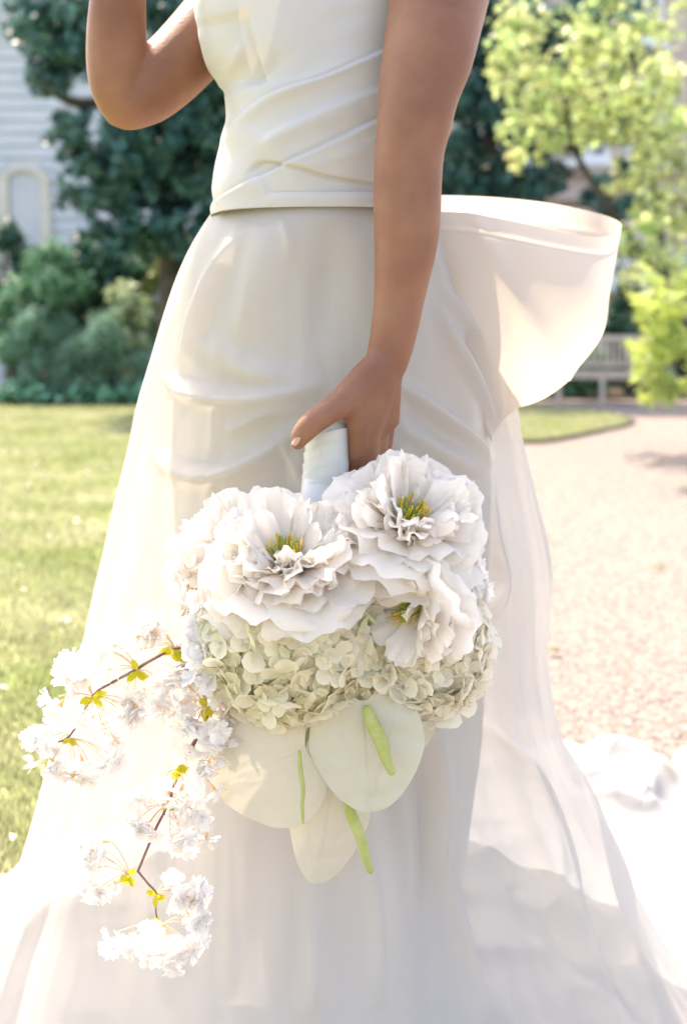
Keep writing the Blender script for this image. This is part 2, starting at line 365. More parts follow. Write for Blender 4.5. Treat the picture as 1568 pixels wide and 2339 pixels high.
# maple with yellow green leaves
Lm = [(1230,130,50),(1290,200,55),(1340,120,60),(1400,190,60),(1460,120,60),(1430,260,45),(1250,250,45),(1200,230,34),(1160,190,26),(1190,340,28),(1250,350,34),(1310,290,40),
      (1360,230,50),(1140,300,18),(1110,110,16),(1170,270,22),(1480,330,36),(1500,220,50),(1450,430,36),(1480,500,34),(1440,570,26),(1500,420,40),(1540,330,60),(1540,520,60),(1480,40,90),(1330,20,90),(1200,40,60),(1500,590,28),(1410,380,20)]
Lm += [(random.uniform(1150,1540), random.uniform(90,330), 24) for _ in range(34)] + [(random.uniform(1440,1580), random.uniform(300,640), 26) for _ in range(22)]
C, Rr = clumps(Lm, 11.5, 0.8, 4, .7); tb = P(1640, 900, 11.5); tb.z = .03
plant('maple_tree', 'yellow green maple with thin dark limbs in front of the pink building', 'tree', tb, C, [q*1.5 for q in Rr], 5200, .09, 'maple',
      [([tb, P(1600, 800, 11.5), P(1520, 670, 11.5), P(1450, 560, 11.4), P(1400, 490, 11.4), P(1350, 410, 11.4), P(1310, 350, 11.4), P(1290, 240, 11.4), P(1300, 80, 11.4)], [.07,.06,.045,.036,.034,.03,.026,.02,.012]),
       ([P(1400, 485, 11.4), P(1330, 470, 11.4), P(1270, 475, 11.5)], [.018,.013,.007]), ([P(1335, 385, 11.4), P(1290, 395, 11.4), P(1240, 420, 11.4)], [.016,.011,.006]),
       ([P(1520, 670, 11.5), P(1500, 480, 11.6), P(1460, 250, 11.6), P(1440, 60, 11.6)], [.04,.03,.022,.015]),
       ([P(1310, 350, 11.4), P(1240, 230, 11.3), P(1160, 170, 11.2)], [.02,.013,.006])], ratio=.6, up=.9, shell=.75)
# near bough of palmate leaves on the right edge, each leaf picked out
def palmate():
    V = [(0, 0, 0)]; Fc = []
    for a, l in ((-100, .55), (-62, .8), (-28, .95), (0, 1.05), (28, .95), (62, .8), (100, .55)):
        a = R(a); d = Vector((math.sin(a), math.cos(a), 0)); s = Vector((d.y, -d.x, 0)); i = len(V)
        V += [tuple(d*l*.45 - s*.10 + Vector((0,0,.03))), tuple(d*l + Vector((0,0,-.14*l))), tuple(d*l*.45 + s*.10 + Vector((0,0,.03)))]
        Fc.append((0, i, i+1, i+2))
    V.append((0, -.5, -.05)); V.append((.02, -.5, -.05)); Fc.append((0, len(V)-2, len(V)-1))
    return V, Fc
Vl, Fl = palmate(); leafme = mesh('leaf', [tuple(x*1 for x in v) for v in Vl], Fl, M['maple2'])
tb = P(1760, 1080, 8.6); tb.z = .02
jm = thing('japanese_maple', tb, 'bright lime green japanese maple bough drooping beside the bench at the right', 'tree')
b = MB(); bough = [([tb, P(1750, 850, 8.6), P(1700, 700, 8.5), P(1620, 640, 8.5), P(1530, 650, 8.4), P(1480, 690, 8.4)], [.06,.05,.04,.025,.013,.006]),
    ([P(1700, 700, 8.5), P(1620, 720, 8.5), P(1540, 760, 8.4), P(1460, 790, 8.4)], [.025,.016,.01,.005]),
    ([P(1740, 820, 8.5), P(1640, 800, 8.5), P(1540, 830, 8.4), P(1450, 865, 8.4)], [.025,.016,.01,.005]), ([P(1700,700,8.5), P(1640,560,8.5), P(1560,470,8.5)], [.03,.02,.01])]
for p, r in bough: b.tube(p, r, 6, 12)
link('trunk', b.me('trunk', M['bark']), jm)
for i in range(210):
    x, y, s = random.choice([(1480,690,30),(1510,660,40),(1550,680,45),(1470,780,28),(1500,750,34),(1490,840,30),(1500,880,26),(1490,820,36),(1530,790,40),(1490,890,26),(1540,870,40),(1510,720,36),(1560,600,60),(1590,780,60)])
    p = P(x + random.gauss(0, s*.85), y + random.gauss(0, s*.65), 8.4 + random.uniform(-.25, .25))
    e = Euler((random.gauss(-.45, .5), random.gauss(0, .4), random.uniform(-2.6, -.4) + random.gauss(0, .6)))
    link('leaf', leafme, jm, Matrix.LocRotScale(p, e, Vector((1, 1, 1)) * random.uniform(.07, .13)))
# shrubs in the left border
def shrub(name, label, cat, x0, x1, ytop, Y, n, size, m, group=None, ratio=.5, lumps=26, ybase=915, up=.4, stemx=None, sq=1.0):
    C = []; Rr = []
    c0 = P((x0+x1)/2, ybase, Y); top = P((x0+x1)/2, ytop, Y).z; wd = (x1-x0)/F*Y/2
    for i in range(lumps):
        u = random.uniform(-1, 1); hgt = top * (1 - .3*abs(u)**3) * random.choice([random.uniform(.3, .8), random.uniform(.85, 1.05)]); r = min(wd, top)*random.uniform(.22, .36)
        C.append((c0.x + u*wd*.8, Y + random.uniform(-.5, .5)*wd, max(r*.6, hgt - r))); Rr.append(r)
    bs = Vector((c0.x, Y, .03))
    stems = [([bs + Vector((random.uniform(-.08,.08), random.uniform(-.08,.08), 0)), Vector(C[i]) * .5 + bs*.5, C[i]], [.03, .02, .01]) for i in range(0, lumps, 2)]
    return plant(name, label, cat, bs, C, Rr, int(n*1.9), size, m, stems, group, ratio=ratio, up=up, crown='foliage', trunk='stem', sq=sq)
shrub('shrub', 'dark teal green shrub below the evergreen oak', 'shrub', 130, 360, 525, 18.6, 6500, .10, 'shrubd')
shrub('shrub', 'mid green rounded shrub at the left edge below the white house', 'shrub', 10, 225, 560, 18.0, 5200, .085, 'shrubg')
shrub('shrub', 'dark leafy shrub at the far left behind the round green one', 'shrub', -60, 110, 520, 19.6, 2600, .10, 'shrubd')
shrub('shrub', 'tall pale yellow green shrub beside the left hip of the bride', 'shrub', 325, 470, 530, 18.2, 5200, .07, 'shruby')
shrub('shrub', 'broad pale variegated leaves of a low bush in front of the dark shrub', 'shrub', 235, 345, 655, 17.7, 420, .19, 'varieg')
shrub('shrub', 'olive green bush hidden partly behind the skirt on the left', 'shrub', 400, 620, 600, 18.8, 3500, .09, 'shrubg')
shrub('shrub', 'wide deep green shrub filling the border below the white house', 'shrub', 60, 330, 600, 19.2, 7000, .10, 'shrubd')
shrub('grey_bush', 'grey green feathery bush in front at the left border', 'shrub', 20, 200, 705, 17.55, 6500, .075, 'lav', 'grey green bushes in the border', ratio=.22)
shrub('grey_bush', 'grey green feathery bush in front of the border nearer the skirt', 'shrub', 165, 375, 715, 17.6, 6500, .075, 'lav', 'grey green bushes in the border', ratio=.22)
C = []; Rr = []
for i in range(70):
    X = -5.0 + i*.062 + random.uniform(-.05, .05); C.append((X, 17.22 + random.uniform(-.12, .2), random.uniform(.06, .22))); Rr.append(random.uniform(.09, .15))
V, Fc = leaves(C, Rr, 4200, .10, .75, 1.2); V[:, 2] = np.maximum(V[:, 2], .03)
o = link('ground_cover', mesh('ground_cover', V, Fc, M['cover'])); tag(o, 'low glossy leaved ground cover along the far lawn edge', 'ground cover'); o['kind'] = 'stuff'
C = [(random.uniform(-4.4, -2.4), 17.3, random.uniform(.28, .5)) for _ in range(16)]
V, Fc = leaves(C, [.05]*16, 34, .05, .8); o = link('red_flowers', mesh('red_flowers', V, Fc, M['redfl'])); tag(o, 'small rust red flowers above the ground cover', 'flowers'); o['kind'] = 'stuff'
shrub('shrub', 'dense dark green rounded shrub behind the garden bench', 'shrub', 1370, 1500, 645, 20.0, 5200, .09, 'shrubd', ybase=905)
shrub('shrub', 'grey green shrub right of the bench in the shade', 'shrub', 1460, 1660, 600, 20.5, 5200, .09, 'lav', ybase=905)
shrub('shrub', 'low green shrub behind the left end of the bench', 'shrub', 1240, 1400, 790, 19.6, 3600, .08, 'shrubg', ybase=905)
shrub('shrub', 'leafy green shrub behind the billowing silk', 'shrub', 1040, 1260, 640, 20.3, 4200, .10, 'shrubg', ybase=905)
for i, (x, y0, Y, rr, lb) in enumerate([(-60, 0, 33, 260, 'tall dark tree beyond the left end of the white house'), (700, -60, 34, 330, 'tall dark tree far behind the head of the bride'),
        (1760, 0, 34, 300, 'tall dark tree far right beyond the pink building'), (330, -160, 35, 260, 'tall dark tree rising above the roof of the white house')]):
    L_ = [(x + random.gauss(0, rr*.5), y0 + random.gauss(100, rr*.6), rr*.28) for _ in range(16)]
    C, Rr = clumps(L_, Y, 2, 3); tb = P(x, 800, Y); tb.z = -.01
    plant('distant_tree', lb, 'tree', tb, C, Rr, 6500, .3, 'oak', [([tb, P(x, 400, Y), P(x+20, y0+60, Y)], [.35,.28,.15])])
# ================================================================== WHITE HOUSE (left)
HY = 23.0
hx0, hx1 = P(-380, 500, HY).x, P(560, 500, HY).x
h = thing('white_house', (hx0, HY, 0), 'white painted boarded house with an arched doorway behind the oak', 'house')
HT = 7.2
dx0, dx1 = P(15, 400, HY).x, P(88, 400, HY).x; dxc = (dx0+dx1)/2; dr = (dx1-dx0)/2; dz = P(60, 410, HY).z
w = MB(); w.box(((hx0+hx1)/2, HY+3.2, HT/2), (hx1-hx0, 6.0, HT)); link('wall', w.me('wall', M['board'], False), h)
bh = .20; nrow = int(HT/bh)
for i in range(nrow):
    z = .02 + i*bh
    spans = [(hx0, dx0-.12), (dx1+.12, hx1)] if z < dz + dr*.2 else ([(hx0, dxc - dr*.75-.1), (dxc+dr*.75+.1, hx1)] if z < dz+dr*.95 else [(hx0, hx1)])
    for a, c in spans:
        bm = MB(); y0 = HY + .2
        bm.add([(a, y0-.045, z), (c, y0-.045, z), (c, y0-.012, z+bh-.006), (a, y0-.012, z+bh-.006), (a, y0-.002, z), (c, y0-.002, z), (c, y0-.002, z+bh-.006), (a, y0-.002, z+bh-.006)],
               [(0,1,2,3),(4,7,6,5),(0,4,5,1),(3,2,6,7),(0,3,7,4),(1,5,6,2)])
        link('board', bm.me('board', M['board'], False), h)
arch = MB(); seg = 14; ro, ri = dr+.16, dr
for k_ in range(seg):
    a0, a1 = math.pi*k_/seg, math.pi*(k_+1)/seg
    q = []
    for a_ in (a0, a1):
        for rr in (ri, ro):
            for yy in (HY+.08, HY+.19): q.append((dxc + rr*math.cos(a_), yy, dz + rr*math.sin(a_)*.55))
    arch.add(q, [(0,2,6,4),(1,5,7,3),(2,3,7,6),(0,4,5,1),(0,1,3,2),(4,6,7,5)])
for sx in (-1, 1): arch.box((dxc + sx*(dr+.08), HY+.135, dz/2), (.16, .11, dz-.01))
d_ = link('door', MB().box((dxc, HY+.17, dz/2+.1), (dr*2-.02, .05, dz+.3)).me('door', M['board'], False), h)
link('door_surround', arch.me('door_surround', M['trim'], False), h)
rf = MB(); rf.add([(hx0-.3, HY-.4, HT), (hx1+.3, HY-.4, HT), (hx1+.3, HY+3.2, HT+2), (hx0-.3, HY+3.2, HT+2), (hx0-.3, HY+6.6, HT), (hx1+.3, HY+6.6, HT)], [(0,1,2,3),(3,2,5,4),(0,3,4),(1,5,2),(0,4,5,1)])
link('roof', rf.me('roof', M['roofm'], False), h)
cb = MB().box((hx1+.06, HY+.12, HT/2), (.12, .18, HT-.02)); link('corner_board', cb.me('corner_board', M['whitep'], False), h)
# ================================================================== PINK BUILDING (right)
BY = 26.0
bx0, bx1 = P(1012, 300, BY).x, P(1900, 300, BY).x
pb = thing('pink_building', (bx0, BY, 0), 'pale pink stucco building with white framed windows behind the maple', 'building')
link('wall', MB().box(((bx0+bx1)/2, BY+3, 4.5), (bx1-bx0, 6, 9)).me('wall', M['stucco'], False), pb)
link('pilaster', MB().box((bx0+.1, BY-.06, 4.4), (.2, .12, 8.8)).me('pilaster', M['whitep'], False), pb)
def window(x0, x1, y0, y1):
    a, c = P(x0, y1, BY), P(x1, y0, BY); w_, h_ = c.x-a.x, c.z-a.z; cx, cz = (a.x+c.x)/2, (a.z+c.z)/2
    f = MB()
    for q, s in (((cx, BY-.05, a.z-.05), (w_+.2, .1, .1)), ((cx, BY-.05, c.z+.05), (w_+.2, .1, .1)), ((a.x-.05, BY-.05, cz), (.1, .1, h_)), ((c.x+.05, BY-.05, cz), (.1, .1, h_)), ((cx, BY-.04, cz), (.07, .06, h_)), ((cx, BY-.042, cz), (w_, .05, .06))): f.box(q, s)
    fo = link('window', f.me('window', M['whitep'], False), pb)
    link('pane', MB().box((cx, BY-.008, cz), (w_-.01, .012, h_-.01)).me('pane', M['glass'], False), fo)
    link('sill', MB().box((cx, BY-.12, a.z-.16), (w_+.5, .24, .11)).me('sill', M['whitep'], False), fo)
window(1310, 1380, 240, 355); window(1440, 1500, 240, 355); window(1130, 1200, 240, 355); window(1400, 1455, 560, 640); window(1210, 1270, 560, 640); window(1310, 1380, -40, 90); window(1440, 1500, -40, 90); window(1590, 1660, 240, 355)
z1 = P(1300, 375, BY).z; link('ledge', MB().box(((bx0+bx1)/2+.2, BY-.10, z1-.12), (bx1-bx0-.4, .2, .16)).me('ledge', M['stucco'], False), pb)
z1 = P(1300, 440, BY).z; link('ledge', MB().box(((bx0+bx1)/2+.2, BY-.08, z1-.1), (bx1-bx0-.4, .16, .10)).me('ledge', M['stucco'], False), pb)
link('roof', MB().box(((bx0+bx1)/2, BY+2.8, 9.12), (bx1-bx0+.6, 7, .24)).me('roof', M['roofm'], False), pb)
# ================================================================== BENCH
bp = G(1400, 922); bench = thing('garden_bench', (bp.x, bp.y, 0), 'weathered wooden slatted garden bench beside the gravel path', 'bench')
Rz = Matrix.Rotation(R(-8), 4, 'Z'); BM = Matrix.Translation((bp.x, bp.y + .25, 0)) @ Rz
def bpart(name, boxes):
    b = MB()
    for c, d in boxes: b.box(c, d)
    b.V = [tuple(BM @ Vector(v)) for v in b.V]; link(name, b.me(name, M['teak'], False), bench)
W2 = .68
for sx in (-1, 1):
    bpart('leg', [((sx*W2, -.26, .31), (.06, .06, .62))]); bpart('leg', [((sx*W2, .24, .42), (.06, .06, .84))])
    bpart('armrest', [((sx*W2, -.04, .64), (.08, .58, .035))]); bpart('side_rail', [((sx*W2, -.01, .36), (.035, .43, .07))])
bpart('leg', [((-.12, -.26, .19), (.06, .06, .38))])
bpart('seat_rail', [((0, -.26, .36), (W2*2-.07, .035, .07))]); bpart('seat_rail', [((0, .24, .36), (W2*2-.07, .035, .07))])
for i in range(5): bpart('seat_slat', [((0, -.24 + i*.095, .415), (W2*2-.02, .08, .022))])
bpart('top_rail', [((0, .24, .86), (W2*2+.06, .05, .07))]); bpart('lower_back_rail', [((0, .24, .5), (W2*2-.07, .035, .05))])
for i in range(15): bpart('back_slat', [((-W2 + .09 + i*(W2*2-.18)/14, .24, .675), (.04, .016, .298))])
# ================================================================== BRIDE
bride = thing('person', (P(750, 1200, 1.7).x, 1.72, 0), 'bride in a white draped gown walking left with a bouquet held low at her side', 'person')
TY = 1.70
bod = [(-140,478,1010),(-60,448,1015),(30,446,1010),(108,455,1005),(150,466,1000),(182,488,995),(205,508,992),(225,517,990),(260,519,988),(300,514,985),(345,502,985),(390,491,986),(430,486,990),(470,489,998),(496,484,1004)]
def ring_loft(rows, Yc, bf, bb, nth, nrow, dYc=0, power=2.0):
    """rows: (y, left, right [, front depth, back depth]); closed rings about a vertical axis."""
    A = crom(np.array(rows, float), nrow); th = np.linspace(0, 2*np.pi, nth, endpoint=False)
    Gm = np.zeros((nrow, nth, 3)); Nn = np.zeros_like(Gm)
    for i, r in enumerate(A):
        a, c = P(r[1], r[0], Yc), P(r[2], r[0], Yc); cx = (a.x+c.x)/2; hw = (c.x-a.x)/2; z = (a.z+c.z)/2
        f = r[3] if len(r) > 3 else bf; b = r[4] if len(r) > 3 else bb
        cs, sn = np.cos(th), np.sin(th)
        sc = 1/(np.abs(cs)**power + np.abs(sn)**power)**(1/power)
        dep = np.where(sn < 0, f, b)
        Gm[i, :, 0] = cx + hw*cs*sc; Gm[i, :, 1] = Yc + dep*sn*sc; Gm[i, :, 2] = z
        nx = cs/hw; ny = sn/dep; l = np.hypot(nx, ny); Nn[i, :, 0] = nx/l; Nn[i, :, 1] = ny/l
    return Gm, Nn, A, th
# bodice with crossed wraps
Gm, Nn, A, th = ring_loft(bod, TY, .145, .145, 300, 260, power=2.3)
V = Gm.reshape(-1, 3); px, py = proj(V); front = (Nn.reshape(-1, 3)[:, 1] < .25)
d = np.zeros(len(V))
d += fstep(px, py, [(478,470),(520,440),(600,395),(720,340),(880,262),(1010,215)], 1.8, .0075, 160)
d += fstep(px, py, [(1010,448),(880,425),(760,408),(680,385),(600,372),(560,400)][::-1], 2.0, -.005, 110)
d += fstep(px, py, [(500,330),(560,250),(640,205),(740,172),(880,110),(1010,60)], 2.5, .0065, 110)
d += fstep(px, py, [(1020,180),(880,200),(760,240),(660,290),(590,330)][::-1], 4, .006, 80)
d += fstep(px, py, [(560,20),(578,110),(606,192)], 2.0, -.009, 80)
d += fstep(px, py, [(470,200),(520,190),(606,192),(680,170)], 4, .003, 50)
for pts, w_, a_ in [([(500,325),(590,250),(720,180),(880,110)], 16, .004), ([(560,350),(680,290),(820,235)], 26, .003), ([(880,330),(760,365),(650,400)], 14, .002), ([(640,110),(620,160),(560,195)], 16, -.003), ([(930,310),(860,318),(820,330)], 8, .003), ([(560,80),(530,140),(500,175)], 14, .003)]:
    d += ridge(px, py, pts, w_, a_)
for pts in ([(478,470),(520,440),(600,395),(720,340),(880,262),(1010,215)], [(560,400),(600,372),(680,385),(760,408),(880,425),(1010,448)], [(560,20),(578,110),(606,192)], [(500,330),(560,250),(640,205),(740,172),(880,110),(1010,60)]):
    d += ridge(px, py, pts, 4.5, -.0036)
d = np.where(front, d, 0) + .0010*vnoise(px/70 + py/50, py/45 - px/90, 3)*front
V = V + Nn.reshape(-1, 3) * d[:, None]
bodice = link('bodice', grid_mesh('bodice', V.reshape(Gm.shape), M['satin'], True), bride)
Gm, Nn, A, th = ring_loft([(466,486,1001),(480,484,1003),(497,483,1006)], TY, .150, .150, 200, 14, power=2.3)
Gm += Nn * (.0016*np.sin(np.linspace(0, np.pi, 14))[:, None, None] - .0008)
link('waistband', grid_mesh('waistband', Gm, M['satin'], True), bodice)
# inner skirt
inn = [(490,488,1002,.180,.13),(540,460,1012,.188,.15),(620,432,1030,.186,.18),(740,415,1062,.18,.2),(870,405,1088,.172,.2),(1060,398,1112,.165,.2),(1250,405,1105,.16,.2),(1450,430,1095,.158,.2),(1650,468,1090,.156,.2),(1850,478,1055,.16,.2),(2000,472,1040,.162,.2),(2150,462,1062,.17,.2),(2290,455,1105,.18,.2),(2365,450,1130,.18,.2)]
Gm, Nn, A, th = ring_loft(inn, 1.75, 0, 0, 420, 420, power=2.2)
V = Gm.reshape(-1, 3); px, py = proj(V); TH = np.tile(th, len(A)); front = (Nn.reshape(-1, 3)[:, 1] < .35)
dn = np.clip((py-480)/1500, 0, 1.1)
d = (.002 + .010*dn) * (vnoise(TH*4.2, py/900, 11) + .5*vnoise(TH*9.7, py/700, 12)) * np.clip((py-480)/300, 0, 1)
folds = [([(375,850),(450,898),(560,912),(660,900),(750,872)], 14, .016), ([(350,1035),(440,1085),(520,1078),(610,1035),(695,965)], 15, .018), ([(470,770),(540,830),(640,860),(740,850)], 22, .010),
         ([(560,520),(510,600),(468,700),(440,790),(425,860)], 13, .012), ([(610,510),(600,600),(570,720),(520,820)], 30, .010), ([(520,990),(600,950),(690,925)], 12, .010),
         ([(905,875),(960,915),(1040,985),(1108,1060)], 11, .014), ([(995,640),(1040,720),(1080,800),(1105,880)], 12, .012), ([(900,960),(980,1020),(1080,1080)], 18, .012), ([(985,700),(1030,800),(1090,920),(1110,980)], 10, .010),
         ([(760,500),(745,640),(740,800)], 40, -.008), ([(900,500),(960,560),(1010,660)], 12, .008), ([(880,1000),(980,1100),(1060,1200),(1080,1350)], 22, .012), ([(640,500),(660,540),(665,600)], 9, .006),
         ([(1000,1640),(1015,1850),(1000,2000)], 18, .014), ([(850,1900),(870,2100),(860,2300)], 26, .012), ([(600,1900),(590,2100),(560,2300)], 34, .012), ([(960,1700),(980,1900),(960,2250)], 16, -.010), ([(520,1700),(530,2000),(520,2300)], 20, .012), ([(700,2000),(720,2200),(700,2330)], 26, .010)]
for pts, w_, a_ in folds: d += np.where(front, ridge(px, py, pts, w_*1.6, a_*.45), 0)
V = V + Nn.reshape(-1, 3) * d[:, None]; V[:, 2] = np.maximum(V[:, 2], .015)
skirt = link('skirt', grid_mesh('skirt', V.reshape(Gm.shape), M['crepe'], True), bride)
# sheer overskirt
out = [(492,485,1005,.200,.12),(530,460,1018,.208,.18),(580,433,1040,.212,.25),(640,408,1070,.21,.3),(700,388,1100,.208,.33),(800,358,1140,.204,.36),(930,318,1178,.200,.4),(1010,300,1192,.196,.42),(1150,262,1225,.19,.44),(1250,238,1250,.19,.46),(1340,214,1258,.19,.47),(1480,180,1248,.195,.48),
       (1600,140,1262,.20,.5),(1720,105,1292,.21,.5),(1880,60,1358,.24,.52),(2000,20,1405,.27,.55),(2100,-20,1448,.30,.58),(2230,-60,1530,.34,.6),(2300,-80,1590,.36,.62),(2362,-100,1640,.38,.64)]
Gm, Nn, A, th = ring_loft(out, 1.76, 0, 0, 640, 420, power=2.05)
V = Gm.reshape(-1, 3); px, py = proj(V); TH = np.tile(th, len(A))
dn = np.clip((py-500)/1700, 0, 1.1)
d = (.003 + .03*dn*np.where(np.abs(Nn.reshape(-1,3)[:,0]) > .55, .6, .55)) * (np.sin(TH*13 + 1.5*vnoise(TH*2, py/600, 22)*2) * .35 + vnoise(TH*5.5, py/1100, 21) + .45*vnoise(TH*15, py/1500, 24)) * np.clip((py-490)/250, 0, 1)
for pts, w_, a_ in folds: d += np.where(Nn.reshape(-1, 3)[:, 1] < .35, ridge(px, py, pts, w_*1.35, a_*1.65), 0)
d += .008*np.clip(1 - np.abs(py-900)/400, 0, 1)*(Nn.reshape(-1,3)[:,1] < 0)*np.clip(-Nn.reshape(-1,3)[:,1]*2,0,1)
for pts, w_, a_ in [([(1110,1000),(1105,1200),(1140,1330),(1100,1420)], 12, .016), ([(1100,1640),(1190,1740),(1270,1900),(1300,2050)], 12, .02), ([(1000,1900),(1050,2100),(1120,2280)], 14, .016), ([(1290,1700),(1380,2000),(1420,2200)], 14, .02)]:
    d += ridge(px, py, pts, w_, a_)
V = V + Nn.reshape(-1, 3) * d[:, None]; V[:, 2] = np.maximum(V[:, 2], .02 )
G4 = V.reshape(Gm.shape)
over = link('overskirt', grid_mesh('overskirt', G4, M['organza'], True), bride)
# billowing panel: an open bag of silk caught by the wind
rim = [(985,482,1.66),(1060,487,1.68),(1150,502,1.70),(1250,524,1.73),(1340,540,1.77),(1395,538,1.81),(1419,516,1.86),(1398,498,1.92),(1340,481,1.97),(1250,463,1.99),(1150,452,1.99),(1060,447,1.97),(985,446,1.93)]
bot = [(1120,1010,1.62),(1130,990,1.63),(1150,960,1.65),(1180,938,1.68),(1215,922,1.71),(1262,900,1.74),(1300,872,1.80),(1290,870,1.86),(1260,860,1.92),(1220,850,1.96),(1160,840,1.98),(1110,830,1.98),(1050,820,1.96)]
mid = [(995,640,1.63),(1070,650,1.62),(1160,665,1.64),(1260,680,1.67),(1345,690,1.71),(1382,690,1.77),(1394,650,1.83),(1370,660,1.93),(1310,655,1.99),(1240,650,2.02),(1150,640,2.02),(1070,630,1.99),(1010,620,1.95)]
mid2 = [(1040,800,1.61),(1100,800,1.61),(1170,805,1.62),(1245,810,1.65),(1310,805,1.70),(1345,795,1.75),(1372,762,1.82),(1340,770,1.92),(1290,765,1.98),(1230,760,2.01),(1160,750,2.01),(1100,740,1.99),(1040,730,1.96)]
hem = [(x, y + 34, Y) for x, y, Y in rim]
cols = []
for rowp in (rim, mid, mid2, bot): cols.append(crom([tuple(P(*p)) for p in rowp], 120))
T = np.array(cols); Gb = np.zeros((140, 120, 3))
for j in range(120): Gb[:, j] = crom(T[:, j], 140)
u = np.linspace(0, 1, 120)[None]; v = np.linspace(0, 1, 140)[:, None]
fold = .011*vnoise(u*9 - v*2.5, v*1.6 + u*2, 31)*v**.7 + .010*np.exp(-((u-.10-.22*v)/.03)**2) + .004*np.exp(-((u-.2-.2*v)/.05)**2) - .0035*np.exp(-((v-.085)/.012)**2)
Gb[..., 1] -= fold; Gb[..., 0] += .004*vnoise(u*14+0*v, v*3, 33)*v
link('billowing_panel', grid_mesh('billowing_panel', Gb, M['billow'], False), over)
# train on the ground
nx_, ny_ = 420, 300
xs = np.linspace(-1.25, 1.9, nx_); ub = np.linspace(0, 1, ny_)
ymax = np.interp(xs, [-1.25, -.75, -.6, -.45, -.1, .35, .47, .53, .60, .64, .68, .74, .85, 1.1, 1.4, 1.9], [1.75, 1.95, 2.15, 2.4, 2.7, 2.86, 2.92, 2.90, 3.02, 2.98, 2.78, 2.92, 3.0, 3.1, 2.95, 2.3])
ymin = np.interp(xs, [-1.25, -.6, 0, 1.0, 1.9], [1.7, 1.15, 1.05, 1.15, 1.9])
X = np.tile(xs[:, None], (1, ny_)); Yt = ymin[:, None] + (ymax-ymin)[:, None]*ub[None]
hz = .05*np.abs(vnoise(X*3.1 + Yt*1.2, Yt*3.6, 41))**.8 + .035*(1-np.abs(vnoise(X*6 - Yt*2, Yt*5 + X*1.5, 42)))**3 + .02*(1-np.abs(vnoise(X*13 + Yt*5, Yt*11, 43)))**3
edge = np.minimum(1, np.minimum(ub, 1-ub)[None]*9) * np.minimum(1, np.minimum(xs+1.25, 1.9-xs)[:, None]*5)
hz = hz * edge**.6 + .012 + .05*np.exp(-((1-ub[None])/.05)**2)*(.5+.5*vnoise(X*7, X*0, 44))*edge**.5
Gt = np.stack([X + .02*vnoise(X*5, Yt*5, 45), Yt + .02*vnoise(X*5, Yt*5, 46), hz + .008], -1)
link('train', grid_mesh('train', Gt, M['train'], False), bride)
# body: torso, neck, head, arms, hands, legs fused into one skin
B = MB()
B.tube([P(745, 600, 1.75), P(745, 480, 1.72), P(748, 380, 1.70), P(748, 260, 1.70), P(735, 130, 1.69), P(735, 20, 1.69), P(760, -80, 1.69), P(790, -160, 1.69)],
       [(.10,.10),(.10,.10),(.108,.108),(.112,.112),(.112,.112),(.115,.115),(.10,.13),(.05,.06)], 28, 40)
B.tube([P(1000, -120, 1.585), P(870, -170, 1.62), P(780, -180, 1.70), P(640, -150, 1.80), P(590, -90, 1.86)], [.045, .05, .06, .05, .045], 18, 20)
B.tube([P(785, -150, 1.69), P(770, -280, 1.68), P(755, -350, 1.67)], [.055, .048, .05], 16, 10)
B.tube([P(745, -330, 1.67), P(738, -400, 1.67), P(745, -500, 1.67), P(760, -600, 1.67)], [(.05,.05),(.082,.066),(.095,.075),(.06,.05)], 20, 14)
B.tube([P(660, -440, 1.64), P(650, -415, 1.64), P(655, -405, 1.64)], [.012, .016, .014], 8, 6)
Larm = [(1030,-110,1.575,.056),(1008,-30,1.56,.055),(990,60,1.535,.052),(976,130,1.52,.0495),(957,205,1.508,.0445),(945,280,1.50,.0405),(935,345,1.498,.0375),(930,420,1.498,.0372),(929,500,1.497,.0366),(926,560,1.497,.0345),(919,620,1.496,.0312),(911,680,1.496,.0280),(902,740,1.495,.0262),(892,790,1.495,.0248),(880,835,1.495,.0235)]
B.tube([P(a, b_, c) for a, b_, c, r in Larm], [(r, r*.94) for *_, r in Larm], 28, 70)
B.tube([P(992,200,1.52), P(1000,250,1.52), P(996,300,1.515), P(980,335,1.51)], [.018,.018,.016,.012], 12, 10)          # point of the elbow
HY_ = 1.497
for (kx, ky, kY), r0, r1, fing in [((818,970,1.468), .0165, .0125, [(815,1032,1.478),(792,1068,1.513),(745,1070,1.520)]),
                         ((844,984,1.480), .0165, .0122, [(838,1060,1.492),(805,1100,1.524),(755,1102,1.526)]),
                         ((866,983,1.497), .0160, .0115, [(858,1060,1.508),(820,1125,1.536),(765,1130,1.532)]),
                         ((883,966,1.515), .0150, .0105, [(872,1040,1.524),(835,1110,1.545),(785,1145,1.540)])]:
    w0 = P(880 + (kx-850)*.16, 828, 1.494 + (kY-1.49)*.35); kn = P(kx, ky, kY)
    B.tube([w0, P((880+kx)/2 + 4, (828+ky)/2, (1.494+kY)/2 - .002), kn], [r0, r0*.95, r1*1.06], 14, 14)
    B.tube([kn] + [P(*f) for f in fing], [r1, r1*.86, r1*.80, r1*.68], 12, 26)
B.tube([P(868,835,1.487), P(828,876,1.474), P(785,916,1.458), P(748,942,1.447), P(712,968,1.442), P(690,992,1.442), P(680,1012,1.444)], [.0195,.0195,.0165,.0142,.0136,.0120,.0085], 16, 40)
B.tube([P(875,840,1.50), P(862,900,1.495), P(856,965,1.492)], [(.022,.014),(.027,.013),(.028,.011)], 16, 12)
B.tube([P(785,930,1.464), P(810,940,1.468), P(826,945,1.47)], [.0125,.0145,.013], 12, 8)
B.tube([P(850,870,1.482), P(835,900,1.474), P(826,930,1.47)], [.018,.017,.013], 12, 8)
